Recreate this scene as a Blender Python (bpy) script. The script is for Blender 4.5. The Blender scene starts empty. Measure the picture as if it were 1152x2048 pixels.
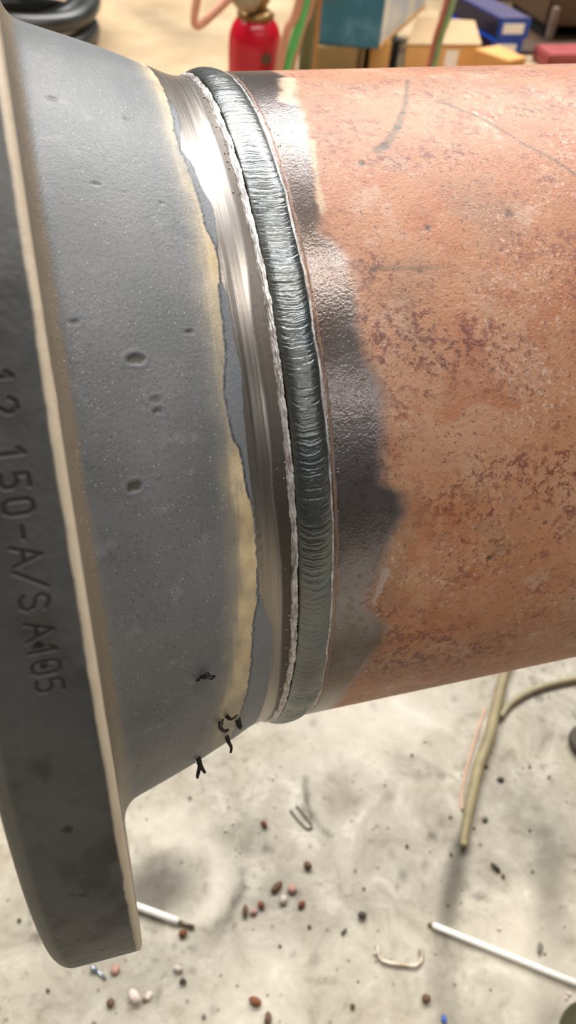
import bpy, bmesh, math
import numpy as np
from mathutils import Vector, Matrix, noise as mnoise

sc = bpy.context.scene
COL = sc.collection
D2R = math.pi / 180

# ------------------------------------------------------------------ camera
cam = bpy.data.cameras.new('camera'); cam_ob = bpy.data.objects.new('camera', cam); COL.objects.link(cam_ob)
RX = Vector((0.96034606, -0.26984816, 0.07012429))
RY = Vector((0.14669906, 0.70293477, 0.69596127))
RZ = Vector((-0.23709668, -0.65807650, 0.71464711))
m = Matrix((RX, RY, RZ)).transposed().to_4x4()
m.translation = Vector((-0.07979, -0.34180, 0.28680))
cam_ob.matrix_world = m
cam.sensor_fit = 'AUTO'; cam.sensor_width = 36.0; cam.lens = 1680.0 / 2048 * 36
cam.clip_start = 0.01; cam.clip_end = 100
cam.dof.use_dof = True; cam.dof.focus_distance = 0.315; cam.dof.aperture_fstop = 13.0
sc.camera = cam_ob

# ------------------------------------------------------------------ world, lights, exposure
FLOOR = -0.60
w = bpy.data.worlds.new('workshop_air'); sc.world = w; w.use_nodes = True
bg = w.node_tree.nodes['Background']; bg.inputs[0].default_value = (0.93, 0.97, 1.0, 1); bg.inputs[1].default_value = 0.05

def strip_light(name, x, y, z, sx, sy, power, col=(1.0, 0.97, 0.92)):
    l = bpy.data.lights.new(name, 'AREA'); l.shape = 'RECTANGLE'; l.size = sx; l.size_y = sy
    l.energy = power; l.color = col
    o = bpy.data.objects.new(name, l); COL.objects.link(o); o.location = (x, y, z)
    return o
# rows of ceiling strips running along the shop (their three reflections band the bare steel)
strip_light('ceiling_strip_back', 1.3, 3.45, 3.6, 7.0, 0.42, 640)
strip_light('ceiling_strip_middle', 1.0, -0.55, 3.6, 5.0, 0.15, 150)
strip_light('ceiling_strip_front', 1.6, -4.1, 3.6, 6.0, 0.14, 95)
strip_light('added_fill_panel', 0.8, 4.2, 4.3, 8.0, 5.0, 620, (0.95, 0.98, 1.0))   # added soft panel, unseen, to brighten the pipe and hub tops
sc.view_settings.view_transform = 'Standard'; sc.view_settings.look = 'None'
sc.view_settings.gamma = 1.0; sc.view_settings.use_curve_mapping = False
sc.view_settings.exposure = -0.38

# ------------------------------------------------------------------ helpers
def link(name, me, mat=None, parent=None, smooth=None):
    if mat is not None and not me.materials: me.materials.append(mat)
    if smooth is not None: me.polygons.foreach_set('use_smooth', [smooth] * len(me.polygons))
    o = bpy.data.objects.new(name, me); COL.objects.link(o)
    if parent is not None: o.parent = parent
    return o
def empty(name, loc=(0, 0, 0), rz=0):
    o = bpy.data.objects.new(name, None); COL.objects.link(o); o.location = loc; o.rotation_euler = (0, 0, rz)
    o.empty_display_size = .05
    return o
def tag(o, label=None, cat=None, group=None, kind=None):
    if label: o['label'] = label
    if cat: o['category'] = cat
    if group: o['group'] = group
    if kind: o['kind'] = kind
    return o

def srgb(r, g, b):
    f = lambda c: (c / 255 / 12.92) if c / 255 <= .04045 else ((c / 255 + .055) / 1.055) ** 2.4
    return (f(r), f(g), f(b), 1)

def grid_mesh(name, P, closed_i=False, attrs=None, smooth=True):
    """P: (ni, nj, 3) points -> quad mesh; attrs: name -> (ni, nj) floats"""
    ni, nj, _ = P.shape
    idx = np.arange(ni * nj).reshape(ni, nj)
    if closed_i: a = idx; b = np.roll(idx, -1, 0)
    else: a = idx[:-1]; b = idx[1:]
    q = np.stack([a[:, :-1], a[:, 1:], b[:, 1:], b[:, :-1]], -1).reshape(-1, 4)
    me = bpy.data.meshes.new(name)
    me.vertices.add(ni * nj); me.vertices.foreach_set('co', P.reshape(-1).astype(np.float32))
    me.loops.add(q.size); me.loops.foreach_set('vertex_index', q.reshape(-1).astype(np.int32))
    me.polygons.add(len(q)); me.polygons.foreach_set('loop_start', np.arange(0, q.size, 4, dtype=np.int32))
    me.update(calc_edges=True); me.validate()
    me.polygons.foreach_set('use_smooth', np.full(len(q), smooth, dtype=bool))
    for k, v in (attrs or {}).items():
        at = me.attributes.new(k, 'FLOAT', 'POINT'); at.data.foreach_set('value', v.reshape(-1).astype(np.float32))
    me.update()
    return me
def rev_points(ang, X, R):
    """ang degrees (ni), X (nj) or (ni,nj), R (ni,nj): 0 deg faces -Y, 90 deg is the top"""
    a = ang[:, None] * D2R
    X = np.broadcast_to(X, R.shape)
    return np.stack([X, -R * np.cos(a), R * np.sin(a)], -1)

def hash2(i, j, seed):
    h = (i.astype(np.int64) * 374761393 + j.astype(np.int64) * 668265263 + seed * 974634777) & 0xffffffff
    h = ((h ^ (h >> 13)) * 1274126177) & 0xffffffff
    return ((h ^ (h >> 16)) & 0xffffff) / float(0xffffff)
def vnoise(u, v, seed=0):
    i = np.floor(u); j = np.floor(v); fu = u - i; fv = v - j
    fu = fu * fu * (3 - 2 * fu); fv = fv * fv * (3 - 2 * fv)
    i = i.astype(np.int64); j = j.astype(np.int64)
    return ((hash2(i, j, seed) * (1 - fu) + hash2(i + 1, j, seed) * fu) * (1 - fv)
            + (hash2(i, j + 1, seed) * (1 - fu) + hash2(i + 1, j + 1, seed) * fu) * fv) * 2 - 1
def fbm(u, v, seed=0, n=3):
    s = 0; a = 1; t = 0
    for k in range(n):
        s = s + a * vnoise(u * 2 ** k, v * 2 ** k, seed + k); t += a; a *= .5
    return s / t
def sstep(a, b, x):
    t = np.clip((x - a) / (b - a), 0, 1); return t * t * (3 - 2 * t)
def curve(tab, ang):
    t = np.array(sorted(tab)); return np.interp(ang, t[:, 0], t[:, 1])
def seg_dist(u, v, pts):
    d = np.full(np.broadcast(u, v).shape, 1e9)
    for (a, b), (c, e) in zip(pts[:-1], pts[1:]):
        L = max((c - a) ** 2 + (e - b) ** 2, 1e-12)
        t = np.clip(((u - a) * (c - a) + (v - b) * (e - b)) / L, 0, 1)
        d = np.minimum(d, np.hypot(u - a - t * (c - a), v - b - t * (e - b)))
    return d

class Mat:
    """small node-graph builder"""
    def __init__(s, name):
        s.m = bpy.data.materials.new(name); s.m.use_nodes = True
        s.t = s.m.node_tree; s.N = s.t.nodes; s.b = s.N['Principled BSDF']
        s.co = s.N.new('ShaderNodeTexCoord').outputs['Object']
    def put(s, sock, v):
        if isinstance(v, bpy.types.NodeSocket): s.t.links.new(v, sock)
        else: sock.default_value = v
    def set(s, **k):
        names = dict(color='Base Color', rough='Roughness', metal='Metallic', spec='Specular IOR Level', normal='Normal',
                     coat='Coat Weight', coatr='Coat Roughness', trans='Transmission Weight', aniso='Anisotropic', sheen='Sheen Weight')
        for a, v in k.items(): s.put(s.b.inputs[names[a]], v)
        return s
    def attr(s, name):
        n = s.N.new('ShaderNodeAttribute'); n.attribute_name = name; return n.outputs['Fac']
    def vec(s, sx, sy, sz, src=None):
        n = s.N.new('ShaderNodeMapping'); s.put(n.inputs[0], src or s.co); n.inputs['Scale'].default_value = (sx, sy, sz); return n.outputs[0]
    def noise(s, scale, detail=3, rough=.5, v=None, dist=0.0):
        n = s.N.new('ShaderNodeTexNoise'); s.put(n.inputs['Vector'], v or s.co)
        n.inputs['Scale'].default_value = scale; n.inputs['Detail'].default_value = detail
        n.inputs['Roughness'].default_value = rough; n.inputs['Distortion'].default_value = dist
        return n.outputs['Fac']
    def voro(s, scale, v=None, feat='F1'):
        n = s.N.new('ShaderNodeTexVoronoi'); n.feature = feat; s.put(n.inputs['Vector'], v or s.co); n.inputs['Scale'].default_value = scale
        return n.outputs['Distance']
    def ramp(s, fac, *stops):
        n = s.N.new('ShaderNodeValToRGB'); s.put(n.inputs[0], fac); e = n.color_ramp.elements
        while len(e) < len(stops): e.new(.5)
        for k, (p, c) in enumerate(stops):
            e[k].position = p; e[k].color = c if not isinstance(c, (int, float)) else (c, c, c, 1)
        return n.outputs[0]
    def step(s, fac, a, b):
        n = s.N.new('ShaderNodeMapRange'); n.interpolation_type = 'SMOOTHSTEP'
        s.put(n.inputs[0], fac); n.inputs[1].default_value = a; n.inputs[2].default_value = b
        return n.outputs[0]
    def mix(s, f, a, b):
        n = s.N.new('ShaderNodeMix'); n.data_type = 'RGBA'; s.put(n.inputs[0], f); s.put(n.inputs[6], a); s.put(n.inputs[7], b); return n.outputs[2]
    def lerp(s, f, a, b):
        n = s.N.new('ShaderNodeMix'); n.data_type = 'FLOAT'; s.put(n.inputs[0], f); s.put(n.inputs[2], a); s.put(n.inputs[3], b); return n.outputs[0]
    def math(s, op, a, b=0.0, c=0.0):
        n = s.N.new('ShaderNodeMath'); n.operation = op; s.put(n.inputs[0], a); s.put(n.inputs[1], b); s.put(n.inputs[2], c); return n.outputs[0]
    def bump(s, h, dist=.001, strength=1.0, n0=None):
        n = s.N.new('ShaderNodeBump'); n.inputs['Strength'].default_value = strength; n.inputs['Distance'].default_value = dist
        s.put(n.inputs['Height'], h)
        if n0 is not None: s.put(n.inputs['Normal'], n0)
        return n.outputs[0]

def plain(name, col, rough=.5, metal=0.0, var=.25, scale=30, bump=0.0, spec=.5):
    M = Mat(name)
    f = M.noise(scale, 4)
    lo = tuple(c * (1 - var) for c in col[:3]) + (1,); hi = tuple(min(1, c * (1 + var)) for c in col[:3]) + (1,)
    M.set(color=M.ramp(f, (.3, lo), (.7, hi)), rough=rough, metal=metal, spec=spec)
    if bump: M.set(normal=M.bump(M.noise(scale * 4, 3), bump))
    return M.m

# generic shape builders -------------------------------------------------------
def tube_mesh(name, pts, r, n=10, samples=8, flat=1.0, smooth_path=True, cap=True):
    """tube through points (Catmull-Rom), r a number or one per point"""
    P = np.array(pts, float); k = len(P)
    rr = np.full(k, r, float) if np.isscalar(r) else np.array(r, float)
    if smooth_path and k > 2:
        Q = np.vstack([2 * P[0] - P[1], P, 2 * P[-1] - P[-2]]); out = []; ro = []
        for i in range(k - 1):
            p0, p1, p2, p3 = Q[i:i + 4]
            for t in np.linspace(0, 1, samples, endpoint=False):
                out.append(.5 * ((2 * p1) + (-p0 + p2) * t + (2 * p0 - 5 * p1 + 4 * p2 - p3) * t * t + (-p0 + 3 * p1 - 3 * p2 + p3) * t ** 3))
                ro.append(rr[i] * (1 - t) + rr[i + 1] * t)
        out.append(P[-1]); ro.append(rr[-1]); P = np.array(out); rr = np.array(ro)
    T = np.gradient(P, axis=0); T /= np.linalg.norm(T, axis=1)[:, None] + 1e-12
    up = np.array([0, 0, 1.0]) if abs(T[0, 2]) < .9 else np.array([1.0, 0, 0])
    A = []; u = up - T[0] * (up @ T[0]); u /= np.linalg.norm(u)
    for t in T:
        u = u - t * (u @ t); u /= np.linalg.norm(u) + 1e-12; A.append(u)
    A = np.array(A); B = np.cross(T, A)
    th = np.linspace(0, 2 * np.pi, n, endpoint=False)
    V = P[:, None] + rr[:, None, None] * (np.cos(th)[None, :, None] * A[:, None] * flat + np.sin(th)[None, :, None] * B[:, None])
    verts = V.reshape(-1, 3).tolist(); faces = []
    L = len(P)
    for i in range(L - 1):
        for j in range(n):
            a = i * n + j; b = i * n + (j + 1) % n
            faces.append((a, b, b + n, a + n))
    if cap:
        faces.append(tuple(range(n - 1, -1, -1))); faces.append(tuple((L - 1) * n + j for j in range(n)))
    me = bpy.data.meshes.new(name); me.from_pydata(verts, [], faces); me.update()
    me.polygons.foreach_set('use_smooth', [len(f) == 4 for f in faces])
    return me
def lathe_mesh(name, prof, n=32):
    """prof: (r, z) from bottom to top, about Z"""
    verts = []; faces = []
    for r, z in prof:
        for j in range(n):
            a = 2 * math.pi * j / n; verts.append((r * math.cos(a), r * math.sin(a), z))
    for i in range(len(prof) - 1):
        for j in range(n):
            a = i * n + j; b = i * n + (j + 1) % n; faces.append((a, b, b + n, a + n))
    faces.append(tuple(range(n - 1, -1, -1))); faces.append(tuple((len(prof) - 1) * n + j for j in range(n)))
    me = bpy.data.meshes.new(name); me.from_pydata(verts, [], faces); me.update()
    me.polygons.foreach_set('use_smooth', [len(f) == 4 for f in faces])
    return me
def box_mesh(name, sx, sy, sz, bevel=.002, loc=(0, 0, 0), seg=2, jitter=0, seed=0):
    bm = bmesh.new(); bmesh.ops.create_cube(bm, size=1)
    bmesh.ops.scale(bm, vec=(sx, sy, sz), verts=bm.verts); bmesh.ops.translate(bm, vec=loc, verts=bm.verts)
    if jitter:
        rng = np.random.default_rng(seed)
        for v in bm.verts: v.co += Vector(rng.normal(0, jitter, 3))
    if bevel: bmesh.ops.bevel(bm, geom=bm.edges[:], offset=bevel, segments=seg, affect='EDGES')
    me = bpy.data.meshes.new(name); bm.to_mesh(me); bm.free(); return me
def prism_mesh(name, poly, z0, z1, bevel=.002):
    bm = bmesh.new(); vs = [bm.verts.new((x, y, z0)) for x, y in poly]; f = bm.faces.new(vs)
    e = bmesh.ops.extrude_face_region(bm, geom=[f]); bmesh.ops.translate(bm, vec=(0, 0, z1 - z0), verts=[g for g in e['geom'] if isinstance(g, bmesh.types.BMVert)])
    bmesh.ops.recalc_face_normals(bm, faces=bm.faces)
    if bevel: bmesh.ops.bevel(bm, geom=bm.edges[:], offset=bevel, segments=2, affect='EDGES')
    me = bpy.data.meshes.new(name); bm.to_mesh(me); bm.free(); return me
def lump_mesh(name, sx, sy, sz, seed, rough=.35, sub=2):
    bm = bmesh.new(); bmesh.ops.create_icosphere(bm, subdivisions=sub, radius=1)
    for v in bm.verts:
        k = 1 + rough * mnoise.noise(v.co * 1.3 + Vector((seed * 7.3, 0, seed))) + rough * .5 * mnoise.noise(v.co * 3.1 + Vector((0, seed * 3.1, 0)))
        v.co = Vector((v.co.x * sx * k, v.co.y * sy * k, v.co.z * sz * k))
    lo = min(v.co.z for v in bm.verts)
    for v in bm.verts: v.co.z -= lo
    me = bpy.data.meshes.new(name); bm.to_mesh(me); bm.free()
    me.polygons.foreach_set('use_smooth', [True] * len(me.polygons)); return me

# ------------------------------------------------------------------ materials of the pipe assembly
GREY = srgb(128, 131, 136)
def hub_material():
    M = Mat('grey_primer_forging')
    yel, bare, dark, patch, pit, lip = (M.attr(k) for k in ('yel', 'bare', 'dark', 'patch', 'pit', 'lip'))
    n1 = M.noise(28, 4); n2 = M.noise(900, 3, .6); n3 = M.noise(90, 4, .6)
    grey = M.ramp(n1, (.3, srgb(90, 93, 96)), (.7, srgb(114, 114, 116)))
    grey = M.mix(M.math('MULTIPLY', M.step(n2, .5, .7), .45), grey, srgb(70, 71, 75))
    grey = M.mix(M.math('MULTIPLY', M.step(n3, .58, .72), .18), grey, srgb(168, 168, 170))
    brown = M.mix(n3, srgb(112, 99, 84), srgb(136, 121, 102))
    grey = M.mix(lip, grey, brown)
    # specks: black pinholes and pale dust
    sp = M.math('MULTIPLY', M.math('LESS_THAN', M.voro(620), .17), M.step(M.noise(45, 2), .44, .58))
    wp = M.math('MULTIPLY', M.math('LESS_THAN', M.voro(480, M.vec(1, 1.07, .93)), .10), .7)
    grey = M.mix(M.math('MULTIPLY', sp, .8), grey, srgb(45, 46, 52)); grey = M.mix(wp, grey, srgb(205, 200, 190))
    grey = M.mix(pit, grey, srgb(66, 60, 52))
    yc = M.ramp(M.noise(60, 4), (.3, srgb(192, 168, 126)), (.7, srgb(228, 206, 166)))
    c = M.mix(yel, grey, yc)
    streak = M.noise(1, 3, .6, M.vec(2600, 14, 14))
    steel = M.ramp(streak, (.3, srgb(136, 128, 122)), (.7, srgb(174, 168, 163)))
    steel = M.mix(M.math('MULTIPLY', M.noise(26, 2), .35), steel, srgb(138, 120, 102))
    c = M.mix(patch, c, M.mix(n3, srgb(98, 101, 106), srgb(118, 120, 125)))
    c = M.mix(bare, c, steel)
    c = M.mix(M.attr('groove'), c, M.mix(streak, srgb(74, 68, 64), srgb(112, 104, 97)))
    c = M.mix(dark, c, srgb(40, 40, 42))
    metal = M.math('MULTIPLY', M.math('MAXIMUM', bare, M.attr('groove')), .92)
    r = M.lerp(bare, M.lerp(n2, .42, .55), M.lerp(streak, .27, .38))
    r = M.lerp(yel, r, .45)
    h = M.math('ADD', M.math('MULTIPLY', n2, M.math('SUBTRACT', 1.0, metal)), M.math('MULTIPLY', M.math('MULTIPLY', streak, metal), .35))
    M.set(color=c, metal=metal, rough=r, spec=.85, normal=M.bump(h, .00016)); return M.m
def rim_material():
    M = Mat('dark_forged_rim')
    n1 = M.noise(22, 5, .6); n2 = M.noise(500, 3); n3 = M.noise(70, 4, .6)
    c = M.ramp(n1, (.3, srgb(56, 57, 58)), (.7, srgb(86, 85, 82)))
    c = M.mix(M.math('MULTIPLY', M.step(n3, .52, .7), .5), c, srgb(52, 47, 40))
    c = M.mix(M.math('MULTIPLY', M.step(M.noise(14, 3), .55, .75), .4), c, srgb(100, 92, 82))
    c = M.mix(M.attr('soot'), c, srgb(26, 23, 19))
    c = M.mix(M.attr('edge'), c, M.mix(n3, srgb(190, 172, 148), srgb(216, 200, 176)))
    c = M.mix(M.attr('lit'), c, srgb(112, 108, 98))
    h = M.math('ADD', M.math('MULTIPLY', n2, .3), n3)
    M.set(color=c, rough=M.lerp(n3, .42, .6), spec=.4, normal=M.bump(h, .0004)); return M.m
def face_material():
    M = Mat('tan_machined_face')
    n = M.noise(80, 4)
    M.set(color=M.ramp(n, (.3, srgb(150, 134, 114)), (.7, srgb(182, 166, 144))), rough=.5, metal=.15); return M.m
def pipe_material():
    M = Mat('rusty_pipe_steel')
    scl, wed, pale, spot, smear = (M.attr(k) for k in ('scale', 'wedge', 'pale', 'spot', 'smear'))
    v = M.vec(1, 1, 1)
    big = M.noise(9, 4, .55); mid = M.noise(34, 5, .62, dist=.6); fine = M.noise(300, 5, .74); grain = M.noise(900, 3, .6)
    c = M.ramp(big, (.3, srgb(168, 100, 56)), (.5, srgb(186, 126, 86)), (.72, srgb(194, 150, 120)))
    c = M.mix(M.math('MULTIPLY', M.step(mid, .50, .66), .62), c, srgb(170, 92, 44))
    c = M.mix(M.math('MULTIPLY', M.step(M.noise(19, 5, .65, M.vec(1, 1.3, .8)), .52, .66), .5), c, srgb(142, 110, 82))
    c = M.mix(M.math('MULTIPLY', M.step(M.noise(46, 5, .7, M.vec(1.1, .9, 1)), .54, .68), .6), c, srgb(196, 158, 134))
    # maroon scabs: fine speckle gathered into patches
    gate = M.step(M.noise(22, 5, .65, M.vec(.7, 1.25, 1.1)), .40, .58)
    scab = M.math('MULTIPLY', M.step(fine, .485, .585), gate)
    c = M.mix(M.math('MULTIPLY', scab, .82), c, M.ramp(M.noise(40, 2), (.38, srgb(96, 36, 34)), (.62, srgb(122, 46, 20))))
    tiny = M.math('MULTIPLY', M.step(M.noise(620, 4, .7), .57, .66), .75)
    c = M.mix(tiny, c, srgb(94, 44, 30))
    dust_glint = M.math('MULTIPLY', M.step(M.noise(480, 4, .75, M.vec(1, .9, 1.1)), .53, .66), M.step(M.noise(24, 4, .6), .44, .62))  # pale flecks: dust plus sparkle, the glints painted into the colour
    c = M.mix(M.math('MULTIPLY', dust_glint, .5), c, srgb(232, 206, 190))
    sp = M.math('LESS_THAN', M.voro(150, M.vec(1, 1, 1.1)), .06)
    c = M.mix(M.math('MULTIPLY', sp, .85), c, srgb(52, 34, 28))
    c = M.mix(smear, c, srgb(84, 66, 44)); c = M.mix(spot, c, srgb(58, 44, 32))
    c = M.mix(pale, c, M.mix(mid, srgb(188, 172, 134), srgb(204, 192, 162)))
    c = M.mix(wed, c, srgb(176, 152, 144))
    mill = M.ramp(M.noise(18, 4, .6), (.3, srgb(104, 86, 74)), (.5, srgb(120, 110, 106)), (.7, srgb(142, 136, 138)))
    mill = M.mix(M.math('MULTIPLY', M.step(fine, .52, .64), .45), mill, srgb(92, 66, 48))
    c = M.mix(scl, c, mill)
    peen = M.noise(950, 2, .55)
    h = M.math('ADD', M.math('MULTIPLY', fine, .7), M.math('MULTIPLY', grain, .5))
    h = M.lerp(scl, h, M.math('MULTIPLY', peen, .32))
    M.set(color=c, metal=M.math('MULTIPLY', scl, .8), rough=M.lerp(scl, M.lerp(fine, .40, .58), .27), spec=.8, normal=M.bump(h, M_PEEN)); return M.m
M_PEEN = .00045
def bead_material():
    M = Mat('weld_metal')
    n = M.noise(24, 3); f = M.noise(900, 3)
    c = M.ramp(n, (.3, srgb(100, 104, 105)), (.55, srgb(128, 130, 128)), (.75, srgb(108, 124, 134)))
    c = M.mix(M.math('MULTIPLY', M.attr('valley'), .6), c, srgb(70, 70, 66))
    M.set(color=c, metal=.94, rough=.31, normal=M.bump(f, .0001)); return M.m
def toe_material():
    M = Mat('pale_weld_toe')
    f = M.noise(420, 4, .65, M.vec(1, .4, .4))
    M.set(color=M.ramp(f, (.35, srgb(150, 140, 134)), (.62, srgb(226, 222, 220))), metal=.5, rough=.4, normal=M.bump(f, .0004)); return M.m
MAT_HUB, MAT_RIM, MAT_FACE, MAT_PIPE, MAT_BEAD, MAT_TOE = hub_material(), rim_material(), face_material(), pipe_material(), bead_material(), toe_material()
MAT_BURR = plain('black_burr_steel', srgb(44, 42, 38), .45, .5, .4, 300)

# ------------------------------------------------------------------ flange + weld + pipe (one welded piece)
asm = tag(empty('flanged_pipe', (0, 0, 0)), 'rusty steel pipe butt welded to a grey weld neck flange, filling the picture', 'pipe')

EDGE = [(99.3, -26.0), (93.3, -25.1), (87.2, -25.2), (82.3, -25.9), (78.2, -27.1), (74.8, -27.2), (72.3, -26.0), (69.0, -25.4), (67.1, -24.7), (63.8, -24.7), (62.1, -24.2), (60.8, -22.8), (59.8, -22.0), (57.2, -22.4), (55.2, -23.6), (53.3, -24.4), (50.9, -24.7), (48.5, -25.1), (46.4, -25.6), (45.0, -26.9), (43.3, -27.9), (41.0, -28.0), (38.6, -27.5), (37.0, -26.8), (35.5, -24.9), (33.1, -24.4), (30.3, -23.7), (28.6, -22.3), (25.3, -21.9), (21.8, -21.7), (18.2, -22.0), (14.4, -22.6), (12.2, -24.3), (6.8, -25.0), (1.7, -25.7), (-3.2, -26.7), (-7.2, -28.3), (-11.6, -29.3), (-20.0, -29.9)]
YEL = [(97.5, -29.7), (88.3, -30.0), (84.2, -28.8), (78.1, -30.5), (71.6, -31.2), (67.8, -29.7), (65.1, -27.6), (61.6, -27.2), (59.6, -27.9), (55.7, -29.1), (50.9, -30.6), (47.4, -29.7), (43.9, -30.3), (40.5, -30.0), (37.5, -29.0), (34.7, -30.4), (31.1, -30.7), (26.7, -29.1), (22.8, -30.0), (17.9, -29.9), (12.0, -32.0), (6.3, -33.5), (2.7, -35.2), (-1.8, -38.4), (-7.5, -40.5)]
PATCH = [(92.5, -25.5), (87.2, -25.2), (82.9, -22.8), (79.2, -24.0), (74.8, -26.8), (72.5, -23.5), (69.2, -22.6), (66.4, -19.8), (63.8, -20.2), (60.9, -21.1), (59.8, -21.7), (57.2, -22.4), (55.6, -22.9), (54.0, -20.9), (50.9, -21.2), (47.9, -21.2), (44.9, -20.4), (42.5, -20.9), (39.6, -21.7), (37.2, -21.7), (34.2, -22.1), (31.7, -22.0), (29.2, -21.7), (25.2, -21.5), (21.1, -21.4), (16.6, -21.3), (12.9, -19.0), (9.2, -15.7), (4.5, -15.3), (-1.4, -15.5), (-9.1, -16.0), (-16.1, -16.2)]
GROOVE = [(100.5, -9.5), (85.1, -11.5), (78.7, -11.1), (73.2, -11.0), (66.8, -10.8), (60.6, -11.4), (57.5, -11.4), (49.7, -13.7), (44.0, -13.4), (41.2, -12.7), (33.7, -13.0), (30.8, -13.8), (28.5, -13.7), (19.3, -12.0), (8.5, -12.0), (-4.7, -10.7), (-20.5, -9.4)]
HPIT = [(46.6, -56.3, 2.6, 1.0), (33.7, -62.4, 2.6, 1.1), (50.4, -73.0, 1.2, .8), (66.1, -59.5, 1.2, .7), (65.1, -38.6, 1.1, .5), (41.1, -51.5, 1.5, .7), (65.6, -50.7, .7, .5), (78.1, -68.3, 1.7, .8), (77.9, -44.2, 1.4, .7), (81.9, -44.5, 1.0, .4), (49.4, -36.7, 1.4, .7), (34.0, -54.1, 1.0, .5), (42.3, -51.8, 1.7, .5), (26.8, -72.3, 1.1, .7)]

ANG = np.concatenate([np.arange(-45, 116, .2), np.arange(116, 315, 1.5)])
# --- hub: bore, back of the hub, fillet off the face, taper, ground end
hx = np.concatenate([[-6.0, -81.4], [-81.5, -81.4, -81.0, -80.3, -79.3, -78.0, -76.5, -75, -73.5], np.arange(-72, -34, .8), np.arange(-34, -7.2, .35)])
hr_x = [-72, -60, -45, -36, -30, -27, -24.5, -22, -18, -14, -11, -7]
hr_r = [181.3, 177.6, 172.8, 169.4, 167.1, 166.1, 165.2, 164.0, 162.3, 161.1, 160.7, 160.7]
hr = np.concatenate([[152.5, 152.5], [200, 194, 190.5, 188, 186, 184.4, 183.1, 182.3, 181.8], np.interp(hx[11:], hr_x, hr_r)])
A2 = ANG[:, None]; X2 = np.broadcast_to(hx, (len(ANG), len(hx)))
arc = A2 * D2R * 165
R2 = np.broadcast_to(hr, X2.shape).copy()
jag = fbm(arc / 2.2 + 0 * X2, X2 / 60, 3, 4) * .9 + fbm(arc / .7 + 0 * X2, X2 / 60, 9, 2) * .3
edge = curve(EDGE, A2) + jag * .8
yst = curve(YEL, A2) + fbm(arc / 9 + 0 * X2, X2 / 9, 5) * 1.5
pat = curve(PATCH, A2) + jag * .5
gro = curve(GROOVE, A2) + fbm(arc / 20 + 0 * X2, X2 / 60, 6) * .5
outer = (np.arange(len(hx)) > 1)[None, :]
inE = sstep(.15, -.15, X2 - edge)
feather = fbm(X2 / .5, arc / 14, 21, 2) * 1.6                       # brushed circumferential streaks in the varnish edge
ystr = np.interp(A2, [-15, -8, 0, 5, 25, 33, 38, 46, 51, 57, 62, 67, 75, 80, 88, 96], [.35, .5, .75, .95, 1, .85, .45, .5, .6, .95, .9, .6, .35, .6, .85, .9])
yel = ystr * (.38 * sstep(-7, 3, X2 - yst) + .62 * sstep(-1.0, 3.5, X2 - yst + feather)) * inE * outer
yel *= np.clip(.9 + .4 * fbm(arc / 6 + 0 * X2, X2 / 3, 8), 0, 1)
ptm = sstep(-.2, .2, X2 - edge) * sstep(.3, -.3, X2 - pat)
wide = pat - edge
dk = np.exp(-((X2 - edge - .5) / .42) ** 2) * np.clip(wide / 1.2, 0, 1) * np.clip(.75 + .9 * fbm(arc / 1.6 + 0 * X2, X2 / 4, 12), 0, 1)
bare = sstep(-.25, .25, X2 - np.maximum(edge, pat)) * sstep(.8, -.8, X2 - gro)
grv = sstep(-.8, .8, X2 - gro)
lip = sstep(-75.8, -78.6, X2 + .8 * fbm(arc / 8, X2 / 8, 14)) * outer + (~outer)
pit = np.zeros_like(X2)
for k, (a, x, s, st) in enumerate(HPIT):
    du = (X2 - x) / (s * 1.0); dv = (A2 - a) * D2R * 175 / (s * 1.0)
    d = np.hypot(du * .85 + dv * .3, dv * 1.25 - du * .25) + .25 * vnoise(du * 1.5 + k * 9, dv * 1.5, k)
    mk = sstep(1.0, .75, d); pit = np.maximum(pit, mk * st)
    R2 -= mk * .45 * st; R2 += .18 * st * np.exp(-((d - 1.25) / .22) ** 2)
step_h = .25                                                        # the ground end sits a hair below the skin at the ragged edge
R2 -= step_h * bare * sstep(3, 0, X2 - edge) * 1.0
R2 += .03 * fbm(arc / 1.3 + 0 * X2, X2 / 1.3, 31, 2) * (1 - bare) * outer
hub_me = grid_mesh('flange_hub', rev_points(ANG, X2 / 1000, R2 / 1000), True,
                   dict(yel=yel, bare=bare, dark=dk, patch=ptm, pit=pit, lip=lip, groove=grv))
hub = tag(link('hub', hub_me, MAT_HUB, asm), 'tapered grey flange hub with a yellowed edge and a ground bare end')

# --- flange disc with twelve bolt holes
XF, XB, RR = -.0815, -.1125, .2413
cu = bpy.data.curves.new('flange_plate', 'CURVE'); cu.dimensions = '2D'; cu.fill_mode = 'BOTH'; cu.extrude = (XF - XB) / 2
def ring_spline(r, cx=0, cy=0, n=64):
    s = cu.splines.new('POLY'); s.points.add(n - 1); s.use_cyclic_u = True
    for k in range(n):
        a = 2 * math.pi * k / n; s.points[k].co = (cx + r * math.cos(a), cy + r * math.sin(a), 0, 1)
ring_spline(.2385, n=180); ring_spline(.1525, n=96)
for k in range(12):
    a = (15 + 30 * k) * D2R; ring_spline(.0127, .2159 * math.cos(a), .2159 * math.sin(a), 28)
tmp = bpy.data.objects.new('tmp', cu); COL.objects.link(tmp)
bpy.context.view_layer.update()
plate = bpy.data.meshes.new_from_object(tmp.evaluated_get(bpy.context.evaluated_depsgraph_get())); bpy.data.objects.remove(tmp)
plate.transform(Matrix.Translation(((XF + XB) / 2, 0, 0)) @ Matrix.Rotation(90 * D2R, 4, 'Y'))
plate.materials.clear(); plate.materials.append(MAT_FACE)
link('flange_face', plate, None, asm, False)

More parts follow.
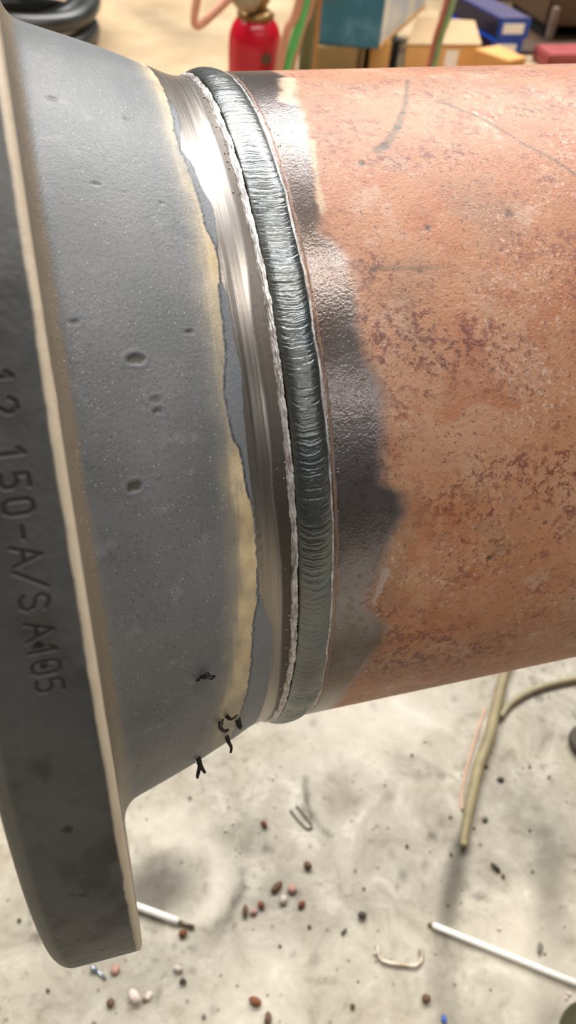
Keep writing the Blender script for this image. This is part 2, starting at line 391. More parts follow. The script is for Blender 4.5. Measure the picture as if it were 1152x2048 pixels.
# --- rim skin with rounded front corner, worn back corner (the light it catches painted in tan) and the hard-stamped marking
AR = np.concatenate([np.arange(-30, 20, .25), np.arange(20, 48, .075), np.arange(48, 115, .25), np.arange(115, 330, 1.5)])
rx = np.concatenate([[-81.5, -81.5, -81.65, -82.0, -82.5, -83.0], np.arange(-83.6, -107.0, -.3), [-108, -109.2, -110.4, -111.4, -112.1, -112.5, -112.5]])[::-1]
rr_x = np.array([-82.5, -107]); 
def rim_r(x):
    r = np.full_like(x, 241.3)
    r = np.where(x > -82.6, 241.3 - (x + 82.6) ** 1.0 * 1.3, r)
    t = np.clip((-107 - x) / 5.5, 0, 1); r = r - 4.2 * (1 - np.sqrt(1 - t ** 2 * .96))
    return r
rrr = rim_r(rx); rrr[-1] = 238.4; rrr[-2] = 239.9; rrr[0] = 235
AA = AR[:, None]; XX = np.broadcast_to(rx, (len(AR), len(rx))); RRm = np.broadcast_to(rrr, XX.shape).copy()
arcr = AA * D2R * 241.3
GLYPH = {
 '1': [[(.5, 0), (.5, 1), (.28, .8)]],
 '2': [[(.15, .78), (.3, .97), (.6, 1), (.8, .8), (.75, .6), (.15, 0), (.85, 0)]],
 '5': [[(.8, 1), (.25, 1), (.2, .56), (.55, .6), (.8, .42), (.78, .15), (.5, 0), (.2, .08)]],
 '0': [[(.3, 0), (.15, .2), (.15, .8), (.3, 1), (.65, 1), (.8, .8), (.8, .2), (.65, 0), (.3, 0)]],
 '-': [[(.2, .5), (.75, .5)]],
 'A': [[(.05, 0), (.5, 1), (.95, 0)], [(.22, .38), (.78, .38)]],
 '/': [[(0, -.05), (.9, 1.05)]],
 'S': [[(.82, .85), (.6, 1), (.3, 1), (.15, .8), (.25, .58), (.7, .44), (.85, .2), (.65, 0), (.3, 0), (.12, .15)]]}
TEXT = [('1', 43.4), ('2', 41.8), ('1', 39.2), ('5', 37.7), ('0', 36.2), ('-', 34.75), ('A', 33.4), ('/', 31.95), ('S', 30.6), ('A', 28.8), ('1', 27.5), ('0', 26.4), ('5', 25.2)]
eng = np.zeros_like(XX)
rows = np.where((AR > 22) & (AR < 46))[0]
for ch, c in TEXT:
    rsub = np.where(np.abs(AR - c) < 1.6)[0]
    u = (c - AA[rsub]) * D2R * 241.3 / 5.2 + .5; v = (XX[rsub] + 97.0) / 6.6
    for st in GLYPH[ch]:
        d = seg_dist(u * 5.2, v * 6.6, [(p * 5.2, q * 6.6) for p, q in st])
        eng[rsub] = np.maximum(eng[rsub], sstep(.75, .1, d))
        RRm[rsub] += .06 * np.exp(-((d - 1.0) / .3) ** 2)
RRm -= .42 * eng
RRm += .10 * fbm(arcr / 9 + 0 * XX, XX / 9, 41, 3) + .03 * fbm(arcr / 2 + 0 * XX, XX / 2, 42, 2)
edg = sstep(-84.2, -83.3, XX + .35 * fbm(arcr / 7 + 0 * XX, XX / 30, 43))
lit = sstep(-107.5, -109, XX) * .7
soot = .75 * eng
soot = np.maximum(soot, .75 * sstep(-.02, .4, fbm(arcr / 14 + 0 * XX, XX / 9, 45, 4)) * sstep(40, 5, AA + 12 * fbm(arcr / 30 + 0 * XX, XX / 30, 46)))
for a, x, s in ((5.4, -96.1, 1.6), (5.0, -94.2, .9), (6.8, -92.5, 1.0), (13.5, -96.1, 1.8), (-7.9, -94.9, 1.2), (28.0, -94.5, 1.4), (26.6, -94, 1.2)):
    d = np.hypot(XX - x, (AA - a) * D2R * 241.3) / s + .5 * vnoise(XX * 1.2, arcr * 1.2, 5)
    soot = np.maximum(soot, sstep(1.1, .7, d))
rim_me = grid_mesh('flange_rim', rev_points(AR, XX / 1000, RRm / 1000), True, dict(edge=edg, soot=soot, lit=lit))
tag(link('rim', rim_me, MAT_RIM, asm), 'dark stamped outer rim with a worn tan corner')

# --- weld bead
AW = np.concatenate([np.arange(-35, 112, .075), np.arange(112, 325, .75)])
ux = np.linspace(-1, 1, 49)
rng = np.random.default_rng(4)
AWc = AW[:, None]
wob = fbm(AWc / 5, AWc * 0, 51, 3)
xl = -5.6 + .35 * wob; xr = 7.9 + .45 * fbm(AWc / 4, AWc * 0, 52, 3) + 1.5 * sstep(0, -15, AWc) + .7 * sstep(60, 80, AWc)
WX = xl + (xr - xl) * (ux[None, :] + 1) / 2
U = np.broadcast_to(ux, WX.shape)
s = AWc * D2R * 163 - 4.2 * (1.05 - np.sqrt(np.clip(1.08 - U ** 2, 0, 1.1))) + .7 * fbm(AWc * .8 + 0 * U, U * 2.2, 53)
def ripple(s, pitch, jit, seed):
    r = np.random.default_rng(seed); n = int(1400 / pitch)
    b = np.cumsum(pitch * np.clip(r.normal(1, jit, n), .45, 1.9)) - 220
    amp = np.clip(r.normal(1, .35, n), .2, 1.8)
    k = np.clip(np.searchsorted(b, s), 1, n - 1); f = (s - b[k - 1]) / (b[k] - b[k - 1])
    return f, amp[k]
f1, a1 = ripple(s, 3.1, .3, 7); f2, a2 = ripple(s + .25 * fbm(AWc * 2 + 0 * U, U * 4, 59), 1.15, .35, 8)
saw = lambda f: f * sstep(1.0, .86, f)
crest = (.11 * a1 * (saw(f1) - .4) + .10 * a2 * (saw(f2) - .4)) * (1 + .6 * fbm(AWc * 1.5 + 0 * U, U * 3, 57)) + .05 * fbm(s / .9, U * 2.2 + s / 9, 58, 2)
WR_ = 161.7 + 2.1 * (1 - np.abs(U) ** 2.3) + crest * np.clip(1.25 - np.abs(U) ** 3, 0, 1) + .12 * fbm(AWc / 3 + 0 * U, U * 1.5, 54)
WR_[:, 0] -= .6; WR_[:, -1] -= .5
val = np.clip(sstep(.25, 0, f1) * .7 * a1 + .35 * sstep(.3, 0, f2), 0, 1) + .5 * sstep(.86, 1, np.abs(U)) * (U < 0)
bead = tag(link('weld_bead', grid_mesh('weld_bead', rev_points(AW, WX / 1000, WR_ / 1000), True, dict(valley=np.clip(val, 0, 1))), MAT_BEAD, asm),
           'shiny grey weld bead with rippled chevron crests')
# pale ragged toes on both sides of the bead
def toe(name, c, hw, hgt, seed, rough):
    n = 17; t = np.linspace(-1, 1, n)
    cx = c(AWc) if callable(c) else c
    wdt = hw * (1 + .28 * fbm(AWc * .45, AWc * 0, seed, 3) + .16 * fbm(AWc * 2.5, AWc * 0, seed + 5, 2))
    x = cx + t[None] * wdt
    h = hgt * (1 - t[None] ** 2) * (1 + .4 * fbm(AWc * .9 + 0 * t[None], t[None] * 2 + 0 * AWc, seed + 2, 3)) + rough * fbm(AWc * .8 + 0 * t[None], t[None] * 5 + .25 * AWc, seed + 3, 4) * (1 - t[None] ** 2)
    base = np.interp(x, [-9, -7, -5.4, -3, 6.5, 8, 12], [160.7, 161.2, 162.0, 162.7, 162.6, 161.8, 161.8])
    return link(name, grid_mesh(name, rev_points(AW, x / 1000, (base + h - .15) / 1000), True), MAT_TOE, bead)
toe('weld_toe', lambda a: -6.9 + .3 * fbm(a / 3, a * 0, 61, 3), 1.15, .5, 62, .45)
toe('weld_toe', lambda a: 7.9 + .45 * fbm(a / 4, a * 0, 52, 3) + 1.5 * sstep(0, -15, a) + .7 * sstep(60, 80, a), .55, .4, 72, .3)
# spatter beads stuck beside the bead
bm = bmesh.new(); rs = np.random.default_rng(11)
for k in range(110):
    a = rs.uniform(-10, 100) if k > 55 else rs.uniform(72, 100)
    x = (rs.normal(-8.5, 1.2) if rs.random() < .6 else rs.normal(10, 1.5)); r = rs.uniform(.12, .38) / 1000
    q = bmesh.ops.create_icosphere(bm, subdivisions=1, radius=r); ar = a * D2R; b_ = .1609 if x < 0 else .1620
    bmesh.ops.translate(bm, vec=(x / 1000, -b_ * math.cos(ar), b_ * math.sin(ar)), verts=q['verts'])
sme = bpy.data.meshes.new('weld_spatter'); bm.to_mesh(sme); bm.free()
tag(link('weld_spatter', sme, MAT_TOE, bead, True), kind='stuff')

# --- pipe
SCALE = [(96.3, 30.5), (87.7, 27.7), (78.0, 24.7), (72.4, 22.4), (66.7, 20.6), (61.9, 18.8), (60.0, 23.1), (57.9, 27.6), (53.1, 26.5), (48.5, 24.8), (45.1, 26.1), (40.5, 30.0), (35.6, 29.2), (32.0, 27.9), (28.5, 28.1), (26.8, 35.4), (24.1, 35.4), (21.2, 31.7), (17.4, 27.2), (12.9, 24.0), (9.2, 23.4), (5.0, 33.5), (0.4, 31.0), (-3.6, 26.3), (-9.3, 22.5), (-17.3, 22.2)]
PSPOT = [(75.4, 53.1, 2.4, .7), (79.3, 61.9, 1.8, .8), (83.0, 68.0, 1.3, .7), (72.3, 40.9, 1.7, .9), (61.2, 58.6, 1.5, .9), (62.5, 93.1, 2.0, .6), (14.8, 73.3, 1.3, .95), (19.1, 96.5, 1.2, .8), (19.9, 66.1, .8, .8), (47.3, 10.2, .6, 1), (57.2, 85.6, .8, .7), (55.0, 51.4, 1.0, .6), (17.5, 67, .7, .8), (55.9, 34.0, .8, .6), (68, 84, .9, .5), (66, 100, .8, .6), (44, 92, .8, .6), (36, 61, .8, .6)]
px = np.concatenate([np.arange(6.5, 44, .4), np.arange(44, 150, 1.0), np.arange(150, 300, 6), [400, 800, 1500, 3000, 3000, 3000, 1500, 6.5]])
AP = np.concatenate([np.arange(-45, 116, .25), np.arange(116, 315, 1.5)])[:, None]
PX2 = np.broadcast_to(px, (len(AP), len(px))); PR2 = np.full(PX2.shape, 161.9); PR2[:, -3:] = 152.5
arp = AP * D2R * 162; ext = (np.arange(len(px)) < len(px) - 4)[None]
sj = fbm(arp / 5 + 0 * PX2, PX2 / 5, 81, 4)
be = curve(SCALE, AP) + sj * 1.6
soft = np.interp(AP, [0, 30, 45, 62, 66, 80], [4.5, 4.5, 4.5, 5.0, 3.0, 2.5])
scl = sstep(1, -1, (PX2 - be) / soft) * ext
wed = sstep(.7, -.7, seg_dist(AP * 2.83 + 0 * PX2, PX2, [(10.2 * 2.83, 25.2), (15.5 * 2.83, 29.2)]) - np.interp(AP, [9, 17], [.3, 2.2])) * ext
wed = np.maximum(wed, .7 * sstep(1.5, -1.5, seg_dist(AP * 2.83 + 0 * PX2, PX2, [(-8 * 2.83, 23.5), (-2 * 2.83, 27)]) - 1.2) * ext)
pale = sstep(1.6, -.6, seg_dist(arp + 0 * PX2, PX2, [(64 * D2R * 162, 19.5), (72 * D2R * 162, 22.5), (77 * D2R * 162, 25)]) - .3 + 2.2 * sj) * .6
pale = np.maximum(pale, .9 * sstep(3, -1, seg_dist(arp + 0 * PX2, PX2, [(88 * D2R * 162, 24), (97 * D2R * 162, 31)]) - 2.5 + 2 * sj)) * ext
scl = scl * (1 - .8 * pale)
smear = sstep(2.4, .6, seg_dist(arp + 0 * PX2, PX2, [(a * D2R * 162, x) for a, x in ((94.7, 82.7), (85.1, 71.0), (79.3, 61.9), (76.1, 54.8), (74.7, 49.4))]) * np.interp(AP, [74, 80, 95], [.7, 1, 2.0]) + .6 * sj) * .7
smear = np.maximum(smear, .75 * sstep(1.2, .3, seg_dist(arp + 0 * PX2, PX2, [(a * D2R * 162, x) for a, x in ((86.3, 85.7), (80.9, 99.6), (74.3, 111.9), (71.0, 121.7), (68.1, 127.8))]) + .5 * sj))
smear = np.maximum(smear, .5 * sstep(1.6, .2, seg_dist(arp + 0 * PX2, PX2, [(56 * D2R * 162, 33), (55.5 * D2R * 162, 60)]) + .8 * sj))
# thin brown line hugging the weld
smear = np.maximum(smear, .75 * sstep(1.0, .2, np.abs(PX2 - 9.3 - .35 * sj - 1.5 * sstep(0, -15, AP) - .7 * sstep(60, 80, AP)) * 1.6)) * ext
scl = np.minimum(scl, 1 - .8 * sstep(1.0, .2, np.abs(PX2 - 9.3 - .35 * sj - 1.5 * sstep(0, -15, AP) - .7 * sstep(60, 80, AP)) * 1.6))
spot = np.zeros_like(PX2)
for k, (a, x, s_, st) in enumerate(PSPOT):
    d = np.hypot(PX2 - x, (AP - a) * D2R * 162) / s_ + .3 * vnoise(PX2 * 1.1 + k, arp * 1.1, k)
    spot = np.maximum(spot, st * sstep(1.1, .6, d))
PR2 = PR2 + np.where(ext, .05 * fbm(arp / 6 + 0 * PX2, PX2 / 6, 83, 3), 0) - .2 * spot
pme = grid_mesh('pipe', rev_points(AP[:, 0], PX2 / 1000, PR2 / 1000), True, dict(scale=scl, wedge=wed, pale=pale, spot=spot, smear=smear))
tag(link('pipe', pme, MAT_PIPE, asm), 'rust orange steel pipe, scaled dark next to the weld')

# --- curled grinding burrs hanging off the hub
def burr(a, x, pts, r0, wdt):
    ar = a * D2R
    n = Vector((0, -math.cos(ar), math.sin(ar))); t = Vector((0, math.sin(ar), math.cos(ar))); e = Vector((1, 0, 0))
    P = [Vector((x / 1000, 0, 0)) + n * ((r0 + q[2]) / 1000) + e * (q[0] / 1000) + t * (q[1] / 1000) for q in pts]
    return link('metal_burr', tube_mesh('metal_burr', [tuple(p) for p in P], [1.35 * wdt / 1000 * k for k in np.linspace(1, .5, len(P))], 6, 5, flat=.4), MAT_BURR, hub)
burr(6.9, -46, [(0, 0, -.5), (1, 1, 1.5), (3, 1.5, 2.2), (5, .5, 1.5)], 173.2, .9)
burr(6.4, -47, [(0, 0, -.5), (-.5, 2, 1.8), (-1.5, 3.5, 3)], 173.4, .6)
burr(7.0, -44, [(0, 0, -.3), (1.5, -1, 1.6), (3, -.5, 1.0)], 172.6, .8)
burr(-6.4, -37, [(0, 0, -.5), (-1, -1, 2.5), (.5, -2, 4), (2, -1, 4.2)], 169.8, .9)
burr(-6.0, -35, [(0, 0, -.5), (1, 1.5, 2), (2.5, 2.5, 2.4), (4, 4, 2)], 169.2, .8)
burr(-10, -29, [(0, 0, -.5), (.5, -2, 2.2), (1.2, -3, 2.6), (1.5, -4.5, 1.6)], 167, 1.1)
burr(-15.5, -33, [(0, 0, -.5), (.5, -1.5, 2.5), (1.5, -4, 4.5), (1, -6, 6.5)], 168, .9)
burr(-18.5, -46, [(0, 0, -.5), (.3, -2, 3), (-1.2, -4.5, 6.5), (-1.6, -5, 8)], 173, 1.0)
burr(-18.5, -46, [(0, -1.5, 1.5), (1, -3.5, 4), (2.2, -5, 6.5)], 173, 1.0)

# ------------------------------------------------------------------ floor
def floor_material():
    M = Mat('stained_concrete')
    dk, lt = M.attr('stain_shade'), M.attr('pale')
    b = M.noise(3.2, 5, .6); c_ = M.noise(22, 6, .7, dist=.5); f = M.noise(110, 4, .65)
    far = M.attr('far')
    near_c = M.ramp(c_, (.28, srgb(126, 116, 99)), (.42, srgb(164, 155, 138)), (.56, srgb(182, 174, 157)), (.72, srgb(212, 205, 191)))
    far_c = M.ramp(M.noise(5, 5, .6), (.28, srgb(134, 112, 84)), (.5, srgb(156, 133, 102)), (.72, srgb(174, 151, 120)))
    c = M.mix(far, near_c, far_c)
    c = M.mix(M.math('MULTIPLY', M.step(b, .5, .72), .35), c, srgb(166, 148, 116))
    gr = M.math('MULTIPLY', M.step(f, .52, .68), M.step(M.noise(11, 4), .4, .62))
    c = M.mix(M.math('MULTIPLY', gr, .5), c, srgb(104, 98, 84))
    sp = M.math('LESS_THAN', M.voro(55), .10)
    c = M.mix(M.math('MULTIPLY', sp, .6), c, srgb(86, 72, 56))
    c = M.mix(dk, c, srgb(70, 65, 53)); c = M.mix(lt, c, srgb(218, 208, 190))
    M.set(color=c, rough=.6, spec=.4, normal=M.bump(f, .0008)); return M.m
fx = np.concatenate([np.linspace(-6, -.6, 28), np.arange(-.55, .75, .004), np.linspace(.8, 7, 32)])
fy = np.concatenate([np.linspace(-5, -.5, 20), np.arange(-.46, .36, .004), np.linspace(.4, 8, 60)])
FX, FY = np.meshgrid(fx, fy, indexing='ij')
def blob(x, y, sx, sy=None, rot=0, hard=.5, wob=.35, seed=1):
    sy = sy or sx; c, s_ = math.cos(rot), math.sin(rot)
    u = ((FX - x) * c + (FY - y) * s_) / sx; v = (-(FX - x) * s_ + (FY - y) * c) / sy
    d = np.hypot(u, v) + wob * fbm(FX * 60, FY * 60, seed, 3)
    return sstep(1 + hard, 1 - hard, d)
def path(pts, wdt, soft, seed=1, wob=.4):
    d = seg_dist(FX, FY, pts) * (1 + wob * fbm(FX * 40, FY * 40, seed, 3)); return sstep(wdt + soft, max(wdt - soft, 0), d)
gap = np.clip(.5 + 1.2 * fbm(FX * 45, FY * 45, 99, 3), 0, 1)
stain_shade = np.zeros_like(FX); palef = np.zeros_like(FX)
def dark(a, k): 
    global stain_shade
    stain_shade = np.maximum(stain_shade, a * k)
def light(a, k):
    global palef
    palef = np.maximum(palef, a * k)
dark(blob(-.062, -.012, .036, .030, .3), .8)                     # scuffed ring marks beside the flange
dR = np.hypot(FX + .045, (FY + .008) * 1.1) + .008 * fbm(FX * 50, FY * 50, 7)
light(np.exp(-((dR - .050) / .012) ** 2) * (FX > -.06), .6)
dark(np.exp(-((dR - .072) / .005) ** 2) * (FX > -.02) * gap, .8)
light(blob(-.035, .052, .042, .018, -.3), .5)
dark(path([(.119, .064), (.112, .03), (.118, .012), (.128, -.004)], .003, .003, 3) * gap, .9)
dark(path([(.108, .035), (.104, .022), (.112, .018)], .002, .002, 4), .6)
dark(path([(.262, -.048), (.24, -.08), (.217, -.115)], .010, .008, 5, .2), .78)  # soft shadow trailing on from the cable, painted into the floor in two strokes
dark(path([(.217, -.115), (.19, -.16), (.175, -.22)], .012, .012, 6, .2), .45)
dark(path([(.36, -.06), (.325, -.14), (.29, -.2), (.26, -.26)], .018, .016, 8, .2), .55)  # shadow band of the stand leg, painted into the floor colour
dark(blob(.345, -.03, .03, .05, .4), .3); dark(blob(.03, .02, .03, .02), .35 * 1.0); dark(blob(.06, -.05, .03, .022), .28)
dark(blob(-.10, -.10, .06, .035), .22); dark(blob(.15, .03, .02, .015), .25)
light(blob(.22, .12, .10, .06, 0, .8), .55); light(blob(.30, -.18, .04, .06, .5, .7), .35); light(blob(.02, -.13, .04, .05, 0, .7), .3)
for k in range(70):
    r = np.random.default_rng(300 + k); dark(blob(r.uniform(-.3, .5), r.uniform(-.3, .18), r.uniform(.003, .009), r.uniform(.002, .006), r.uniform(0, 3), .5, .5, k), r.uniform(.25, .7))
for k in range(6):
    r = np.random.default_rng(700 + k)
dark(path([(.35, 2.9), (.40, 2.75), (.46, 2.62), (.54, 2.55)], .05, .05, 5), .35)
farA = sstep(.3, 1.2, FY)
fP = np.stack([FX, FY, np.full_like(FX, FLOOR)], -1)
fl = grid_mesh('floor', fP, False, dict(stain_shade=stain_shade, pale=palef, far=farA))
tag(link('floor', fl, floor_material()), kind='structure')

# ------------------------------------------------------------------ pipe stand: its foot shows at the lower right corner
MAT_OLIVE = plain('olive_painted_steel', srgb(86, 82, 58), .5, .3, .2, 40)
st = tag(empty('pipe_stand', (.62, 0, FLOOR)), 'olive steel pipe stand with one foot in the bottom right corner', 'stand')
def vhead():
    bm = bmesh.new()
    for sgn in (-1, 1):
        q = bmesh.ops.create_cube(bm, size=1); bmesh.ops.scale(bm, vec=(.05, .012, .19), verts=q['verts'])
        bmesh.ops.rotate(bm, cent=(0, 0, 0), matrix=Matrix.Rotation(-sgn * 45 * D2R, 3, 'X'), verts=q['verts'])
        bmesh.ops.translate(bm, vec=(0, sgn * .0672 + sgn * .002, .60 - .2290 + .0672 - .006), verts=q['verts'])
    me = bpy.data.meshes.new('vee_head'); bm.to_mesh(me); bm.free(); return me
link('vee_head', vhead(), MAT_OLIVE, st)
link('post', tube_mesh('post', [(0, 0, .17), (0, 0, .375)], .022, 16, smooth_path=False), MAT_OLIVE, st)
for fx_, fy_ in ((-.31, -.25), (.30, -.2), (.12, .33)):
    lg = link('leg', tube_mesh('leg', [(fx_, fy_, .022), (fx_ * .75, fy_ * .75, .075), (0, 0, .20)], .019, 14, smooth_path=False), MAT_OLIVE, st)
    ft = lathe_mesh('foot', [(.034, 0), (.034, .006), (.024, .012), (.02, .03)], 24); ft.transform(Matrix.Translation((fx_, fy_, 0)))
    link('foot', ft, MAT_OLIVE, lg)

# ------------------------------------------------------------------ things lying on the near floor
def fl_pts(L, r): return [(x, y, FLOOR + r + (q[0] if q else 0)) for x, y, *q in L]
MAT_CABLE = plain('khaki_cable_rubber', srgb(150, 136, 100), .6, 0, .2, 60)
tag(link('cable', tube_mesh('cable', fl_pts([(.62, .36), (.50, .25), (.411, .147), (.375, .10), (.346, .061), (.318, .03), (.294, -.003), (.272, -.035), (.262, -.052)], .0065), [.0065] * 6 + [.0062, .005, .004], 12), MAT_CABLE),
    'thick khaki cable running straight down the floor from under the pipe', 'cable')
tag(link('cable', tube_mesh('cable', fl_pts([(.85, .10), (.60, .112), (.494, .112), (.457, .112), (.427, .109), (.394, .099), (.372, .084)], .0042), .0042, 10), plain('grey_cable_rubber', srgb(158, 146, 116), .6, 0, .15, 60)),
    'thinner khaki cable branching off to the right edge', 'cable')
tag(link('wire', tube_mesh('wire', fl_pts([(.36, .10), (.328, .062), (.30, .026), (.284, .0), (.28, -.012)], .0015), .0015, 8), plain('pink_wire', srgb(206, 168, 140), .5)),
    'thin pinkish wire lying close along the left of the khaki cable', 'wire')
MAT_FLUX = plain('white_flux_coating', srgb(238, 234, 224), .7, 0, .06, 120, .0003)
MAT_CORE = plain('bare_electrode_core', srgb(120, 108, 88), .4, .7, .3, 200)
def rod(a, b, r, label, group=None, bare=.02, tapered=False):
    A = Vector((a[0], a[1], FLOOR + r)); B = Vector((b[0], b[1], FLOOR + r)); d = (B - A).normalized()
    e = empty('welding_rod', (A.x, A.y, FLOOR)); o = Vector((A.x, A.y, FLOOR))
    P = [A + d * bare - o, B - o]
    link('flux_coating', tube_mesh('flux_coating', [tuple(P[0]), tuple(P[0] + d * .004), tuple(P[1])], [r * .8, r, r], 14, smooth_path=False), MAT_FLUX, e)
    link('core_wire', tube_mesh('core_wire', [tuple(A - o - Vector((0, 0, r * .35))), tuple(P[0] + d * .002 - Vector((0, 0, r * .35)))], r * .58, 10, smooth_path=False), MAT_CORE, e)
    return tag(e, label, 'welding rod', group)
rod((.196, -.1145), (.48, -.322), .0033, 'long white welding rod lying diagonally at the lower right', bare=.004)
rod((-.0325, -.0595), (-.13, .004), .0036, 'short white rod stub with bare metal tip poking out behind the flange', bare=.016)
MAT_STUB = Mat('burnt_stub_steel'); f = MAT_STUB.noise(90, 3)
MAT_STUB.set(color=MAT_STUB.ramp(f, (.4, srgb(150, 128, 100)), (.6, srgb(206, 196, 178))), rough=.45, metal=.5); MAT_STUB = MAT_STUB.m
tag(link('bent_rod_stub', tube_mesh('bent_rod_stub', fl_pts([(.139, -.121), (.137, -.128), (.1385, -.1345), (.146, -.139), (.157, -.1435), (.167, -.147), (.174, -.146), (.178, -.1415), (.180, -.134, .001)], .0022), .0022, 10), MAT_STUB),
    'small bent rod stub shaped like a staple, left of the long white rod', 'rod stub')
MATS = dict(rust=plain('rusty_slag', srgb(128, 74, 46), .7, 0, .35, 250, .0006), dark=plain('dark_slag', srgb(74, 66, 54), .6, 0, .3, 250, .0006),
            brown=plain('brown_slag', srgb(108, 78, 56), .65, 0, .35, 250, .0006), grey=plain('grey_slag', srgb(118, 112, 100), .6, 0, .3, 250, .0006),
            pale=plain('pale_slag', srgb(214, 196, 184), .6, 0, .12, 250, .0006), pink=plain('pink_pebble', srgb(186, 140, 126), .65, 0, .2, 250, .0006),
            blue=plain('blue_plastic', srgb(52, 92, 178), .4, 0, .1, 80), steel=plain('bright_steel', srgb(176, 186, 200), .25, .9, .15, 80))
def lump(name, x, y, sx, sy, sz, mat, label, cat, seed, rz=0, group=None, rough=.35):
    o = link(name, lump_mesh(name, sx / 1000, sy / 1000, sz / 1000, seed, rough), MATS[mat]); o.location = (x, y, FLOOR - .0004); o.rotation_euler = (0, 0, rz)
    return tag(o, label, cat, group)
LUMPS = [
 ('slag_lump', -.044, -.062, 4.2, 3.6, 3.2, 'rust', 'round rust brown slag lump just below the tip of the short rod stub'),
 ('slag_lump', .061, .025, 3.2, 4.5, 3.5, 'rust', 'reddish slag lump on clear concrete right of the ring mark, highest of the lumps'),
 ('slag_lump', .094, -.029, 3.8, 4.6, 3.5, 'brown', 'smooth brown oval lump left of the curved dark crack'),
 ('slag_lump', .134, -.090, 3.6, 4.4, 3.5, 'dark', 'dark grey round slag lump alone in the middle of the lower floor'),
 ('slag_lump', .168, -.177, 4.0, 4.6, 4.0, 'brown', 'chestnut brown round lump below the bent rod stub'),
 ('slag_lump', .077, -.065, 3.4, 4.2, 3.2, 'rust', 'orange brown lump at the lower end of the pile of slag chips'),
 ('slag_lump', .010, -.138, 6.0, 4.0, 4.0, 'rust', 'ragged rust lump near the bottom edge, above a longer brown one'),
 ('slag_lump', .018, -.155, 3.4, 6.0, 4.0, 'brown', 'elongated brown lump cut off by the bottom edge of the picture'),
 ('slag_lump', -.154, -.026, 5.0, 3.6, 3.5, 'brown', 'brown oval lump left of the flange rim on the lower left floor'),
 ('slag_lump', -.098, -.106, 5.0, 7.0, 5.0, 'pale', 'large pale pinkish slag lump below the flange, biggest of the pale ones'),
 ('slag_lump', -.085, -.108, 4.0, 3.0, 2.4, 'pale', 'flat pale chip right beside the large pale pinkish lump'),
 ('slag_lump', -.055, -.092, 3.0, 5.0, 3.0, 'pale', 'slim pale lump standing above a dark brown one below the rod stub'),
 ('slag_lump', -.052, -.104, 2.8, 3.4, 3.0, 'dark', 'dark brown lump directly below the slim pale lump'),
 ('slag_lump', -.120, -.105, 4.0, 4.0, 3.0, 'brown', 'dark crumbly lump left of the large pale pinkish lump'),
 ('slag_lump', -.112, -.078, 4.5, 4.5, 2.5, 'pink', 'flat rosy chip right of the bright steel pin under the flange'),
 ('slag_chip', .020, -.057, 3.0, 6.0, 3.0, 'brown', 'brown upright slag chip left of the chip pile'),
 ('slag_chip', .028, -.060, 4.0, 3.0, 2.5, 'pink', 'rosy slag chip touching the brown upright chip'),
 ('slag_chip', .057, -.042, 7.0, 3.5, 3.5, 'brown', 'large brown slag chip at the top of the chip pile'),
 ('slag_chip', .060, -.056, 5.0, 4.0, 3.5, 'pale', 'whitish slag chip at the lower left of the chip pile'),
 ('slag_chip', .072, -.048, 4.5, 5.0, 3.0, 'pink', 'rosy slag chip at the right of the chip pile'),
 ('slag_chip', .037, -.055, 4.0, 3.5, 2.8, 'rust', 'rust slag chip between the upright chip and the chip pile'),
 ('slag_chip', .288, -.079, 6.0, 2.4, 2.6, 'dark', 'black oblong chip right of the khaki cable, midway down'),
 ('slag_chip', .297, -.164, 2.4, 6.5, 2.4, 'grey', 'grey sliver just above the long white rod near the right edge'),
 ('slag_chip', .338, .011, 4.2, 2.6, 2.4, 'dark', 'dark chip right of the cable, uppermost of the chips there'),
 ('slag_chip', .300, -.028, 3.4, 3.0, 2.6, 'grey', 'round grey chip between the cable and the black oblong chip'),
 ('slag_chip', .111, -.100, 4.0, 1.8, 1.8, 'dark', 'short dark sliver below the dark grey round lump'),
 ('slag_chip', .098, -.165, 2.6, 2.4, 2.0, 'dark', 'small black chip at the bottom edge left of the chestnut lump'),
 ('plastic_bit', .178, -.197, 4.0, 2.6, 2.0, 'blue', 'small blue plastic bit on the bottom edge right of the middle'),
]
for k, (n_, x, y, a, b, c, mt, lab) in enumerate(LUMPS):
    lump(n_, x, y, a, b, c, mt, lab, 'slag' if 'slag' in n_ else 'scrap', k + 1, .4 * k)
# small wire clip lying by the dark crack
tag(link('wire_clip', tube_mesh('wire_clip', fl_pts([(.093, .034), (.098, .022), (.104, .011), (.109, .009), (.111, .013), (.106, .026), (.101, .037)], .0012), .0012, 8), MATS['grey']),
    'narrow u-shaped wire clip beside the curved dark crack', 'clip')
pin = empty('steel_pin', (-.132, -.072, FLOOR))
link('pin_head', lump_mesh('pin_head', .003, .003, .0028, 9, .05), MATS['steel'], pin)
link('pin_shank', tube_mesh('pin_shank', [(.002, -.001, .0018), (.010, -.011, .0016)], .0015, 8, smooth_path=False), MATS['steel'], pin)
tag(pin, 'small bright steel pin on the floor right below the flange corner', 'pin')
wsh = bpy.data.meshes.new('pipe_cap'); 
tag(link('steel_ring', tube_mesh('steel_ring', [(.462 + .019 * math.cos(t), .026 + .019 * math.sin(t), FLOOR + .006) for t in np.linspace(0, 2 * math.pi * .999, 40)], .006, 10, 2, cap=False), MATS['dark']),
    'dark steel ring lying at the right edge below the thin cable', 'ring')
rng = np.random.default_rng(77)
crumb = [lump_mesh('slag_crumb', .0016, .0013, .0012, 50 + k, .4, 1) for k in range(4)]
